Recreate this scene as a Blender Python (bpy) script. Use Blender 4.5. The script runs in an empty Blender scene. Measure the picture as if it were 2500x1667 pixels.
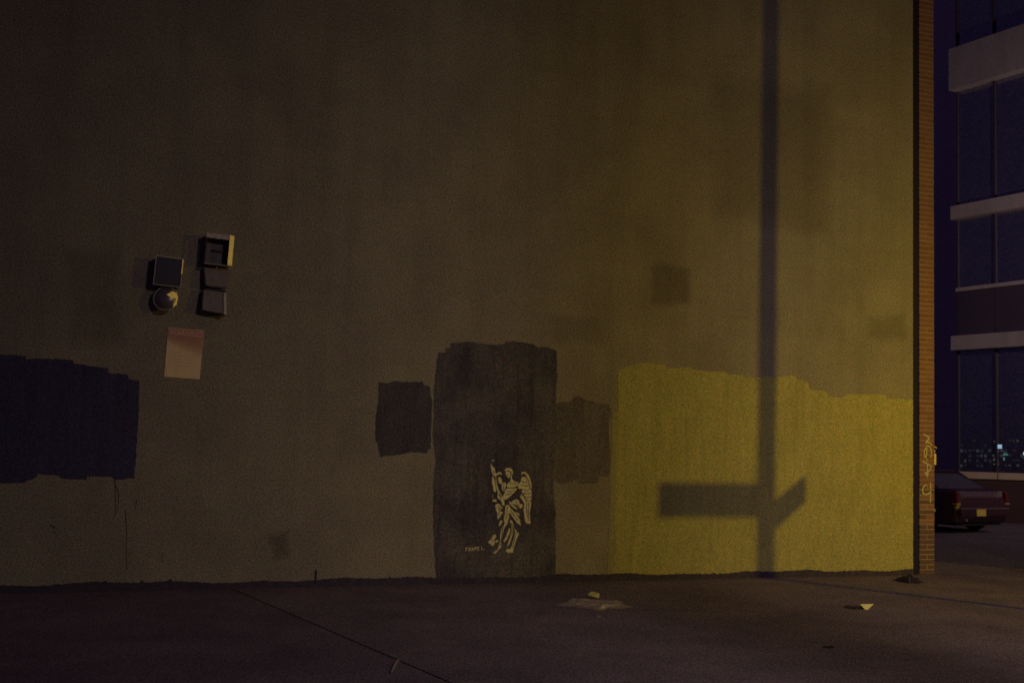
import bpy, bmesh, math, random
from mathutils import Vector, Matrix
random.seed(7)
S = bpy.context.scene
COL = S.collection
R = math.radians

# ------------------------------------------------------------------ camera
FPX, CX, CY = 2800.0, 1250.0, 833.5          # focal length and centre in pixels of the 2500x1667 photograph
EYE = Vector((0, 0, 1.75))
CAM_M = Matrix.Rotation(R(90) + math.atan(227 / FPX), 4, 'X') @ Matrix.Rotation(0.028, 4, 'Z')
cam = bpy.data.objects.new('camera', bpy.data.cameras.new('camera'))
COL.objects.link(cam)
cam.matrix_world = Matrix.Translation(EYE) @ CAM_M
cam.data.sensor_width = 36
cam.data.lens = FPX / 2500 * 36
cam.data.clip_end = 500
S.camera = cam

# ------------------------------------------------------------------ night sky, exposure
W = bpy.data.worlds.new('World'); S.world = W; W.use_nodes = True
bg = W.node_tree.nodes['Background']
bg.inputs['Color'].default_value = (0.49, 0.34, 0.98, 1)
bg.inputs['Strength'].default_value = 0.0225
S.view_settings.view_transform = 'Standard'
S.view_settings.look = 'None'
S.view_settings.exposure = 0
S.view_settings.gamma = 1
S.view_settings.use_curve_mapping = False
S.cycles.use_denoising = False
S.cycles.max_bounces = 5
S.cycles.sample_clamp_indirect = 0.3
S.cycles.sample_clamp_direct = 1.0
S.cycles.filter_width = 1.7

KEY_POWER = 1650.0
KEY_SPOT = 680.0
KEY_COL = (1.0, 0.68, 0.004)
FILL_POWER = 1560.0
FILL_COL = (1.0, 0.79, 0.78)
SIDE_POWER = 2700.0
SIDE_COL = (1.0, 0.74, 0.66)

# ------------------------------------------------------------------ turning measurements into places
def ray(px, py):
    d = CAM_M.to_3x3() @ Vector(((px - CX) / FPX, -(py - CY) / FPX, -1))
    return d
def ground(px, py, z=0.0):
    d = ray(px, py); t = (z - EYE.z) / d.z
    return EYE + d * t
A = ground(0, 1449); B = ground(2222, 1402)          # foot of the wall, left and right
U = (B - A).normalized(); NRM = Vector((U.y, -U.x, 0))  # along the wall; out of the wall (to the camera)
WALL_ANG = math.atan2(U.y, U.x)
def wall(px, py, off=0.0):                            # (u, z) on the plane of the wall, u = 0 at its right end
    d = ray(px, py); o = B + NRM * off
    t = (o - EYE).dot(NRM) / d.dot(NRM)
    p = EYE + d * t - o
    return p.dot(U), p.z
def wpt(u, w, z): return B + U * u + NRM * w + Vector((0, 0, z))
def depth_pt(px, py, y):
    d = ray(px, py); return EYE + d * (y / d.y)

# ------------------------------------------------------------------ helpers
def mat(name, col, rough=0.8, metal=0.0, var=None, scale=8.0, amount=0.5, grain=0.0, gscale=300.0,
        bump=0.0, bscale=60.0, streak=0.0, spec=0.3, coat=0.0, roll=0.0, spots=0.0):
    m = bpy.data.materials.new(name); m.use_nodes = True
    nt = m.node_tree; N = nt.nodes; Lk = nt.links
    b = N['Principled BSDF']
    b.inputs['Roughness'].default_value = rough; b.inputs['Metallic'].default_value = metal
    b.inputs['Specular IOR Level'].default_value = spec
    b.inputs['Coat Weight'].default_value = coat
    tc = N.new('ShaderNodeTexCoord')
    c4 = (*col, 1)
    src = None
    def mix(a, bcol, fac, mode='MIX'):
        n = N.new('ShaderNodeMix'); n.data_type = 'RGBA'; n.blend_type = mode
        for sock, v in ((n.inputs[6], a), (n.inputs[7], bcol), (n.inputs[0], fac)):
            if hasattr(v, 'is_linked'): Lk.new(v, sock)
            else: sock.default_value = v
        return n.outputs[2]
    def noise(sc, det=4, r=0.6, stretch=None):
        n = N.new('ShaderNodeTexNoise'); n.inputs['Scale'].default_value = sc
        n.inputs['Detail'].default_value = det; n.inputs['Roughness'].default_value = r
        if stretch:
            mp = N.new('ShaderNodeMapping'); mp.inputs['Scale'].default_value = stretch
            Lk.new(tc.outputs['Object'], mp.inputs['Vector']); Lk.new(mp.outputs[0], n.inputs['Vector'])
        else: Lk.new(tc.outputs['Object'], n.inputs['Vector'])
        return n.outputs['Fac']
    def ramp(v, lo, hi):
        n = N.new('ShaderNodeMapRange'); n.inputs[1].default_value = lo; n.inputs[2].default_value = hi
        n.clamp = True; Lk.new(v, n.inputs[0]); return n.outputs[0]
    def mul(v, k):
        n = N.new('ShaderNodeMath'); n.operation = 'MULTIPLY'; Lk.new(v, n.inputs[0]); n.inputs[1].default_value = k
        return n.outputs[0]
    src = c4
    if var:
        src = mix(src, (*var, 1), mul(ramp(noise(scale), 0.38, 0.66), amount))
    if streak:
        dark = tuple(c * 0.62 for c in (var or col))
        src = mix(src, (*dark, 1), mul(ramp(noise(1.0, 4, 0.6, (3.2, 3.2, 0.22)), 0.46, 0.72), streak))
        src = mix(src, (*dark, 1), mul(ramp(noise(1.0, 3, 0.6, (0.5, 0.5, 9.0)), 0.5, 0.75), streak * 0.45))
    if roll:                                          # passes of the roller: thin and thick runs of paint
        dk = tuple(c * 0.66 for c in col); lt = tuple(min(1, c * 1.3) for c in col)
        src = mix(src, (*dk, 1), mul(ramp(noise(1.0, 3, 0.6, (9.0, 9.0, 0.7)), 0.50, 0.66), roll))
        src = mix(src, (*lt, 1), mul(ramp(noise(1.3, 3, 0.6, (7.0, 7.0, 0.9)), 0.54, 0.70), roll))
    if spots:                                         # stains and old spills
        dk = tuple(c * 0.45 for c in col)
        src = mix(src, (*dk, 1), mul(ramp(noise(2.6, 6, 0.72), 0.56, 0.68), spots))
        src = mix(src, (*dk, 1), mul(ramp(noise(11.0, 3, 0.6), 0.66, 0.72), spots))
    if grain:
        nz = N.new('ShaderNodeTexNoise'); nz.inputs['Scale'].default_value = gscale
        nz.inputs['Detail'].default_value = 3; nz.inputs['Roughness'].default_value = 0.85
        Lk.new(tc.outputs['Object'], nz.inputs['Vector'])
        sp_ = N.new('ShaderNodeSeparateColor'); Lk.new(nz.outputs['Color'], sp_.inputs[0])
        cb = N.new('ShaderNodeCombineColor')
        for i in range(3):                            # mostly light and dark, a little of it coloured grit
            av = N.new('ShaderNodeMix'); av.data_type = 'FLOAT'; av.inputs[0].default_value = 0.42
            Lk.new(sp_.outputs[0], av.inputs[2]); Lk.new(sp_.outputs[i], av.inputs[3])
            gm = N.new('ShaderNodeMapRange'); gm.inputs[1].default_value = 0.35; gm.inputs[2].default_value = 0.65
            gm.inputs[3].default_value = 1 - grain; gm.inputs[4].default_value = 1 + grain
            Lk.new(av.outputs[0], gm.inputs[0]); Lk.new(gm.outputs[0], cb.inputs[i])
        src = mix(src, cb.outputs[0], 1.0, 'MULTIPLY')
    if hasattr(src, 'is_linked'): Lk.new(src, b.inputs['Base Color'])
    else: b.inputs['Base Color'].default_value = src
    if bump:
        bn = N.new('ShaderNodeBump'); bn.inputs['Strength'].default_value = bump; bn.inputs['Distance'].default_value = 0.01
        Lk.new(noise(bscale, 5, 0.65), bn.inputs['Height']); Lk.new(bn.outputs[0], b.inputs['Normal'])
    return m

def emit(name, col, st):
    m = bpy.data.materials.new(name); m.use_nodes = True
    b = m.node_tree.nodes['Principled BSDF']
    b.inputs['Base Color'].default_value = (0.02, 0.02, 0.02, 1)
    b.inputs['Emission Color'].default_value = (*col, 1); b.inputs['Emission Strength'].default_value = st
    return m

def feathered(m):                                     # paint that thins out at its border ("cover" runs 1 to 0)
    nt = m.node_tree; b = nt.nodes['Principled BSDF']; out = nt.nodes['Material Output']
    at = nt.nodes.new('ShaderNodeAttribute'); at.attribute_name = 'cover'
    tr = nt.nodes.new('ShaderNodeBsdfTransparent'); mx = nt.nodes.new('ShaderNodeMixShader')
    nt.links.new(at.outputs['Fac'], mx.inputs[0]); nt.links.new(tr.outputs[0], mx.inputs[1])
    nt.links.new(b.outputs[0], mx.inputs[2]); nt.links.new(mx.outputs[0], out.inputs['Surface'])
    return m

class MB:
    def __init__(s): s.v = []; s.f = []
    def add(s, vs, fs):
        k = len(s.v); s.v += [tuple(v) for v in vs]; s.f += [tuple(i + k for i in f) for f in fs]; return s
    def box(s, x0, x1, y0, y1, z0, z1):
        return s.hexa([(x0, y0, z0), (x1, y0, z0), (x1, y1, z0), (x0, y1, z0)], [(x0, y0, z1), (x1, y0, z1), (x1, y1, z1), (x0, y1, z1)])
    def hexa(s, lo, hi):
        return s.add(list(lo) + list(hi), [(3, 2, 1, 0), (4, 5, 6, 7), (0, 1, 5, 4), (1, 2, 6, 5), (2, 3, 7, 6), (3, 0, 4, 7)])
    def tube(s, pts, r, n=12, cap=True):
        pts = [Vector(p) for p in pts]; rings = []
        rr = r if isinstance(r, (list, tuple)) else [r] * len(pts)
        for i, p in enumerate(pts):
            t = (pts[min(i + 1, len(pts) - 1)] - pts[max(i - 1, 0)]).normalized()
            a = t.orthogonal().normalized(); b = t.cross(a)
            rings.append([p + (a * math.cos(2 * math.pi * k / n) + b * math.sin(2 * math.pi * k / n)) * rr[i] for k in range(n)])
        vs = [v for q in rings for v in q]; fs = []
        for i in range(len(pts) - 1):
            for k in range(n):
                fs.append((i * n + k, i * n + (k + 1) % n, (i + 1) * n + (k + 1) % n, (i + 1) * n + k))
        if cap: fs += [tuple(reversed(range(n))), tuple(range((len(pts) - 1) * n, len(pts) * n))]
        return s.add(vs, fs)
    def lathe(s, prof, M, n=32):                       # profile of (radius, height) about the local z axis, placed by matrix M
        vs = []; fs = []
        for r, h in prof:
            for k in range(n):
                a = 2 * math.pi * k / n; vs.append(M @ Vector((r * math.cos(a), r * math.sin(a), h)))
        for i in range(len(prof) - 1):
            for k in range(n): fs.append((i * n + k, i * n + (k + 1) % n, (i + 1) * n + (k + 1) % n, (i + 1) * n + k))
        return s.add(vs, fs)
    def build(s, name, m, parent=None, smooth=False, bevel=0.0):
        me = bpy.data.meshes.new(name); me.from_pydata(s.v, [], s.f); me.update()
        bm = bmesh.new(); bm.from_mesh(me); bmesh.ops.recalc_face_normals(bm, faces=bm.faces)
        if bevel: bmesh.ops.bevel(bm, geom=bm.edges[:], offset=bevel, segments=2, affect='EDGES', clamp_overlap=True)
        bm.to_mesh(me); bm.free()
        if smooth:
            for p in me.polygons: p.use_smooth = True
        o = bpy.data.objects.new(name, me); COL.objects.link(o); me.materials.append(m)
        if parent: o.parent = parent
        return o

def thing(name, label, cat, loc=(0, 0, 0), rz=0.0, group=None):
    o = bpy.data.objects.new(name, None); COL.objects.link(o); o.empty_display_size = 0.2
    o.location = loc; o.rotation_euler = (0, 0, rz); o['label'] = label; o['category'] = cat
    if group: o['group'] = group
    return o
def tag(o, label, cat):
    o['label'] = label; o['category'] = cat; return o
def structure(o): o['kind'] = 'structure'; return o

# ------------------------------------------------------------------ materials
M_wall = mat('masonry_paint', (0.300, 0.265, 0.198), 0.85, var=(0.224, 0.196, 0.158), scale=1.1, amount=0.75, streak=0.24, spots=0.2, grain=0.8, gscale=62, bump=0.7, bscale=48, spec=0.2)
M_cream = mat('cream_paint', (0.395, 0.355, 0.130), 0.8, var=(0.335, 0.30, 0.11), scale=2.2, amount=0.6, roll=0.35, grain=0.6, gscale=62, bump=0.5, bscale=48, spec=0.2)
M_cream2 = mat('thin_cream_paint', (0.335, 0.30, 0.15), 0.8, var=(0.28, 0.25, 0.135), scale=2.2, amount=0.6, streak=0.2, grain=0.6, gscale=62, bump=0.5, bscale=48, spec=0.2)
M_navy = mat('navy_paint', (0.060, 0.056, 0.118), 0.75, var=(0.068, 0.060, 0.118), scale=2.0, amount=0.7, streak=0.3, roll=0.5, grain=0.8, gscale=62, bump=0.6, bscale=48, spec=0.15)
M_char = mat('charcoal_paint', (0.072, 0.060, 0.082), 0.8, var=(0.165, 0.15, 0.14), scale=1.6, amount=0.85, streak=0.25, roll=0.5, grain=0.8, gscale=62, bump=0.6, bscale=48, spec=0.15)
M_char_b = mat('slate_paint', (0.074, 0.066, 0.082), 0.8, var=(0.100, 0.088, 0.098), scale=3, amount=0.8, roll=0.5, grain=0.8, gscale=62, bump=0.6, bscale=48, spec=0.15)
M_char_c = mat('umber_paint', (0.140, 0.122, 0.118), 0.8, var=(0.185, 0.16, 0.145), scale=3, amount=0.8, streak=0.3, roll=0.5, grain=0.8, gscale=62, bump=0.6, bscale=48, spec=0.15)
M_faint = feathered(mat('faded_paint', (0.18, 0.155, 0.128), 0.85, var=(0.225, 0.19, 0.155), scale=3, amount=0.8, streak=0.3, grain=0.8, gscale=62, bump=0.6, bscale=48, spec=0.2))
M_tar = mat('tar_band', (0.045, 0.036, 0.065), 0.85, var=(0.075, 0.06, 0.085), scale=14, amount=0.7, grain=0.35, gscale=120, bump=0.6, bscale=50)
M_sten = mat('stencil_paint', (0.86, 0.80, 0.44), 0.8, var=(0.40, 0.36, 0.22), scale=48, amount=0.7, grain=0.25, gscale=200)
M_tagp = mat('spray_paint', (0.62, 0.58, 0.34), 0.7, var=(0.36, 0.33, 0.22), scale=60, amount=0.6)
M_brick = [mat('red_brick_%s' % k, c, 0.85, var=tuple(x * 0.7 for x in c), scale=30, amount=0.6, grain=0.25, gscale=160, bump=0.3, bscale=90)
           for k, c in (('warm', (0.235, 0.120, 0.095)), ('deep', (0.220, 0.108, 0.085)), ('pale', (0.25, 0.132, 0.102)))]
M_mortar = mat('mortar', (0.36, 0.24, 0.17), 0.9, var=(0.28, 0.18, 0.13), scale=40, amount=0.6, grain=0.2)
M_gap = mat('black_joint', (0.018, 0.014, 0.042), 0.9, grain=0.3)
M_side = mat('side_brickwork', (0.20, 0.09, 0.06), 0.9, var=(0.14, 0.065, 0.045), scale=6, amount=0.8, grain=0.3, bump=0.3)
M_conc = mat('pavement_concrete', (0.165, 0.125, 0.15), 0.88, var=(0.105, 0.08, 0.105), scale=0.9, amount=0.9, spots=0.45, grain=0.85, gscale=50, bump=0.9, bscale=34, spec=0.25)
M_conc2 = mat('pavement_concrete_worn', (0.18, 0.138, 0.155), 0.88, var=(0.12, 0.092, 0.115), scale=1.1, amount=0.9, spots=0.45, grain=0.85, gscale=50, bump=0.9, bscale=34, spec=0.25)
M_joint = mat('joint_dirt', (0.030, 0.024, 0.028), 0.95, grain=0.3)
M_asph = mat('asphalt', (0.10, 0.08, 0.11), 0.9, var=(0.065, 0.052, 0.075), scale=0.8, amount=0.8, spots=0.45, grain=0.8, gscale=34, bump=0.6, bscale=25)
M_kerb = mat('kerb_stone', (0.17, 0.135, 0.125), 0.85, var=(0.12, 0.095, 0.09), scale=3, amount=0.7, grain=0.3, bump=0.4)
M_steel = mat('dull_steel', (0.46, 0.42, 0.38), 0.38, metal=0.85, var=(0.30, 0.27, 0.25), scale=22, amount=0.6)
M_pale = mat('pale_enamel', (0.60, 0.54, 0.48), 0.5, var=(0.28, 0.25, 0.23), scale=25, amount=0.7, grain=0.15)
M_glint = mat('glint_metal', (0.66, 0.56, 0.34), 0.42, metal=0.9, var=(0.45, 0.38, 0.22), scale=30, amount=0.5)  # lamp's yellow glint put into the metal of the lit edges
M_black = mat('black_housing', (0.050, 0.043, 0.058), 0.5, var=(0.04, 0.036, 0.04), scale=20, amount=0.6)
M_boxg = mat('grey_housing', (0.24, 0.195, 0.18), 0.6, var=(0.15, 0.12, 0.118), scale=18, amount=0.7, grain=0.2)
M_mirror = mat('lamp_reflector', (0.75, 0.72, 0.66), 0.22, metal=1.0, var=(0.5, 0.48, 0.44), scale=18, amount=0.4)
M_lens = mat('clear_lens', (0.15, 0.115, 0.125), 0.30, spec=1.0, var=(0.10, 0.075, 0.09), scale=25, amount=0.8)
M_glassd = mat('dark_lens', (0.055, 0.052, 0.075), 0.2, spec=0.5)
M_refl = mat('dusty_reflector', (0.13, 0.105, 0.12), 0.5, var=(0.08, 0.065, 0.08), scale=14, amount=0.8)
M_signw = mat('sign_face', (0.90, 0.70, 0.38), 0.6, var=(0.80, 0.58, 0.31), scale=10, amount=0.6, grain=0.18, gscale=170)
M_signr = mat('sign_red', (0.56, 0.27, 0.22), 0.6, var=(0.46, 0.21, 0.17), scale=12, amount=0.6, grain=0.2, gscale=170)
M_signtxt = mat('sign_print', (0.82, 0.50, 0.42), 0.6)
M_signline = mat('sign_small_print', (0.64, 0.48, 0.33), 0.6)

# ------------------------------------------------------------------ the painted building
bld = thing('painted_building', 'windowless building wall of mottled beige paint with brick pier at its right corner', 'building', B, WALL_ANG)
H = 8.6
UL = -19.0
uR, _ = wall(2229, 900)                               # right end of the painted face
uG, _ = wall(2245, 900); uP, _ = wall(2281, 900)
uR = 0.0 if abs(uR) < 0.02 else uR
wall_o = MB().box(UL, uR, 0.0, 0.32, -0.1, H).build('wall', M_wall, bld)
MB().box(UL - 0.05, uR, -0.05, 0.40, H, H + 0.12).build('parapet_cap', M_boxg, bld, bevel=0.01)
MB().box(UL, uR, 0.32, 9.0, H - 0.6, H - 0.5).build('roof', M_black, bld)
MB().box(uR, uG, 0.02, 0.32, -0.1, H).build('joint_strip', M_gap, bld)

def loc2(px, py): return wall(px, py)
def rag(pts, step=0.05, amp=0.006):
    """break the outline into short runs and shake them, as a roller leaves it"""
    out = []
    n = len(pts)
    for i in range(n):
        a = Vector(pts[i]); b = Vector(pts[(i + 1) % n]); L = (b - a).length
        k = max(1, int(L / step))
        for j in range(k):
            p = a.lerp(b, j / k)
            out.append((p.x + random.uniform(-amp, amp), p.y + random.uniform(-amp, amp)))
    return out
def sheet(mb, pts, y):
    mb.add([(p[0], y, p[1]) for p in pts], [tuple(range(len(pts)))]); return mb
def zoomed(pts, ox, oy, s): return [loc2(ox + x / s, oy + y / s) for x, y in pts]
def ribbon(mb, pts, w, y, taper=False):
    pts = [Vector(p) for p in pts]; L = []; Rr = []
    for i, p in enumerate(pts):
        t = (pts[min(i + 1, len(pts) - 1)] - pts[max(i - 1, 0)])
        t = t.normalized() if t.length > 1e-9 else Vector((1, 0))
        ww = w * (1 - 0.75 * i / max(1, len(pts) - 1)) if taper else w * random.uniform(0.8, 1.15)
        n = Vector((-t.y, t.x)) * ww / 2
        L.append(p + n); Rr.append(p - n)
    k = len(pts)
    mb.add([(p.x, y, p.y) for p in L] + [(p.x, y, p.y) for p in Rr], [(i, i + 1, k + i + 1, k + i) for i in range(k - 1)])
    return mb
def curve(pts, n=5):                                  # Catmull-Rom through the points
    P = [Vector(p) for p in pts]; out = []
    for i in range(len(P) - 1):
        p0 = P[max(i - 1, 0)]; p1 = P[i]; p2 = P[i + 1]; p3 = P[min(i + 2, len(P) - 1)]
        for j in range(n):
            t = j / n
            out.append(0.5 * ((2 * p1) + (p2 - p0) * t + (2 * p0 - 5 * p1 + 4 * p2 - p3) * t * t + (3 * p1 - p0 - 3 * p2 + p3) * t ** 3))
    out.append(P[-1]); return out

def patch(label, pts, m, y, parent=bld, name='paint_patch', step=0.045, amp=0.007):
    o = sheet(MB(), rag(pts, step, amp), y).build(name, m, parent); o['label'] = label; return o

# faded touch-ups: a core and a rim where the paint thins out
def faint(pts, rim, y, label, cover=1.0):
    P = rag(pts, 0.08, 0.012)
    c = sum((Vector(p) for p in P), Vector((0, 0))) / len(P)
    inner = []
    for p in P:
        d = Vector(p) - c; inner.append(c + d * max(0.2, 1 - rim / max(d.length, 1e-3)))
    n = len(P)
    mb = MB().add([(p[0], y, p[1]) for p in P] + [(p.x, y, p.y) for p in inner] + [(c.x, y, c.y)],
                  [(i, (i + 1) % n, n + (i + 1) % n, n + i) for i in range(n)] + [(n + i, n + (i + 1) % n, 2 * n) for i in range(n)])
    o = mb.build('faded_paint_patch', M_faint, bld); o['label'] = label
    at = o.data.attributes.new('cover', 'FLOAT', 'POINT')
    at.data.foreach_set('value', [0.0] * n + [cover] * n + [cover])
    return o
px = lambda pts: [loc2(*p) for p in pts]
faint(px([(1586, 648), (1612, 632), (1690, 655), (1692, 745), (1640, 752), (1584, 748)]), 0.10, -0.002, 'small faded darker square above the right side of the wall', 0.36)
faint(px([(1722, 175), (1800, 180), (1900, 190), (2040, 200), (2045, 330), (2046, 470), (2042, 600), (1960, 590), (1850, 560), (1726, 545), (1722, 400), (1724, 280)]), 0.34, -0.002, 'large faint darker area high on the right of the wall', 0.24)
faint(px([(2110, 770), (2215, 760), (2222, 830), (2160, 850), (2105, 830)]), 0.16, -0.003, 'faint smudge near the right edge of the wall', 0.22)
faint(px([(650, 1300), (708, 1290), (712, 1365), (665, 1372)]), 0.10, -0.002, 'faint dark smear low on the left half of the wall', 0.42)
faint(px([(150, 600), (310, 590), (315, 850), (160, 860)]), 0.18, -0.002, 'faint dark rectangle left of the floodlights', 0.22)
faint(px([(1330, 760), (1480, 765), (1485, 850), (1335, 845)]), 0.15, -0.002, 'faint dark smudge above the dark door-sized patch', 0.14)

Z5 = (0, 840, 2.614)
navy = patch('large navy rectangle at the left edge of the wall',
      zoomed([(-500, 40), (-200, 58), (0, 62), (165, 75), (168, 92), (460, 98), (470, 125), (690, 152), (695, 185), (810, 190), (818, 222), (893, 232), (880, 500), (872, 640), (858, 856), (730, 862), (725, 848), (560, 840), (552, 862), (390, 858), (375, 838), (245, 828), (230, 850), (165, 872), (160, 885), (0, 890), (-500, 892)], *Z5), M_navy, -0.003)
for run, w in (([(733, 850), (735, 930), (737, 1060), (722, 1120)], 0.010), ([(740, 900), (757, 960), (752, 1040), (738, 1080)], 0.008),
            ([(800, 1060), (808, 1200), (805, 1330), (812, 1440)], 0.007), ([(872, 990), (866, 1050)], 0.007), ([(1040, 1330), (1030, 1400)], 0.006)):
    ribbon(MB(), curve(zoomed(run, *Z5)), w, -0.0035, True).build('paint_drip', M_tar, bld)
for (x, y, r) in ((325, 1155, 9), (345, 1165, 12), (350, 1200, 8), (310, 1310, 6), (110, 1050, 5)):
    sheet(MB(), zoomed([(x + r * math.cos(a) * random.uniform(.5, 1.2), y + r * math.sin(a) * random.uniform(.5, 1.2)) for a in [k * math.pi / 4 for k in range(8)]], *Z5), -0.003).build('paint_spatter', M_char_b, bld)

Z6 = (880, 800, 2.45)
patch('small slate square left of the dark door-sized patch', zoomed([(105, 325), (160, 330), (200, 318), (250, 325), (370, 322), (378, 345), (418, 350), (420, 395), (426, 440), (424, 600), (421, 720), (405, 725), (400, 748), (300, 742), (235, 760), (150, 768), (118, 770), (105, 700), (90, 670), (92, 550), (108, 420)], *Z6), M_char_b, -0.003)
patch('umber square right of the dark door-sized patch', zoomed([(1140, 450), (1265, 440), (1275, 412), (1330, 415), (1335, 425), (1420, 450), (1492, 458), (1500, 500), (1485, 560), (1490, 700), (1495, 860), (1480, 885), (1450, 890), (1440, 880), (1425, 895), (1410, 930), (1310, 930), (1305, 910), (1275, 910), (1265, 928), (1190, 930), (1140, 900)], *Z6), M_char_c, -0.003)
door = patch('dark door-sized patch carrying the winged figure', zoomed([(455, 200), (470, 150), (510, 148), (515, 125), (540, 120), (540, 92), (640, 85), (725, 92), (760, 102), (860, 100), (870, 80), (960, 88), (1040, 98), (1060, 115), (1120, 118), (1172, 135), (1175, 300), (1168, 400), (1170, 600), (1160, 800), (1150, 830), (1155, 950), (1165, 1100), (1168, 1300), (1168, 1510), (455, 1530), (440, 1300), (435, 1100), (440, 900), (450, 780), (435, 650), (440, 500), (440, 380)], *Z6), M_char, -0.005)
Z7 = (1400, 840, 2.613)
edge_u = uR - 0.004
zz = [(285, 175), (310, 150), (370, 135), (430, 122), (590, 132), (600, 150), (680, 155), (740, 148), (760, 165), (860, 170), (960, 178), (1010, 195), (1075, 190), (1085, 210), (1150, 215), (1220, 205), (1290, 215), (1330, 205), (1390, 200), (1440, 225), (1500, 250), (1502, 285), (1600, 300), (1640, 335), (1700, 340), (1760, 320), (1900, 320), (1985, 325), (2000, 345), (2100, 352)]
cream_pts = zoomed(zz, *Z7) + [(edge_u, loc2(2226, 975)[1]), (edge_u, 0.01)] + [loc2(1490, 1425)] + zoomed([(262, 1400), (270, 1250), (262, 1000), (268, 700), (280, 500), (283, 300)], *Z7)
patch('broad cream patch lit yellow on the right of the wall', cream_pts, M_cream, -0.004)
patch('thin cream strip along the left edge of the broad cream patch', zoomed([(300, 430), (282, 1000), (290, 1450), (215, 1470), (225, 1200), (232, 860), (244, 640), (248, 430)], *Z7), M_cream2, -0.003)

# tar band where the wall meets the pavement: upper edge ragged
mb = MB(); u = UL; top = []
while u < uR - 0.01:
    f = (u + 12) / 12
    wob = 0.012 * math.sin(u * 2.3) + 0.009 * math.sin(u * 7.1 + 1)
    h = 0.082 - 0.012 * max(0, min(1, f)) + wob + random.uniform(-0.006, 0.006) + (random.uniform(.01, .03) if random.random() < 0.03 else 0)
    top.append((u, max(0.045, h))); u += random.choice((0.02, 0.03, 0.05))
top.append((uR, 0.07))
n = len(top)
mb.add([(a, -0.012, 0.0) for a, _ in top] + [(a, -0.012, h) for a, h in top] + [(a, -0.001, h + 0.004) for a, h in top],
       [(i, i + 1, n + i + 1, n + i) for i in range(n - 1)] + [(n + i, n + i + 1, 2 * n + i + 1, 2 * n + i) for i in range(n - 1)])
mb.build('tar_band', M_tar, bld)
uj, zj = loc2(772, 1390)
MB().box(uj - 0.007, uj + 0.006, -0.02, -0.001, 0.05, zj).build('pipe_stub', M_tar, bld)

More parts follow.
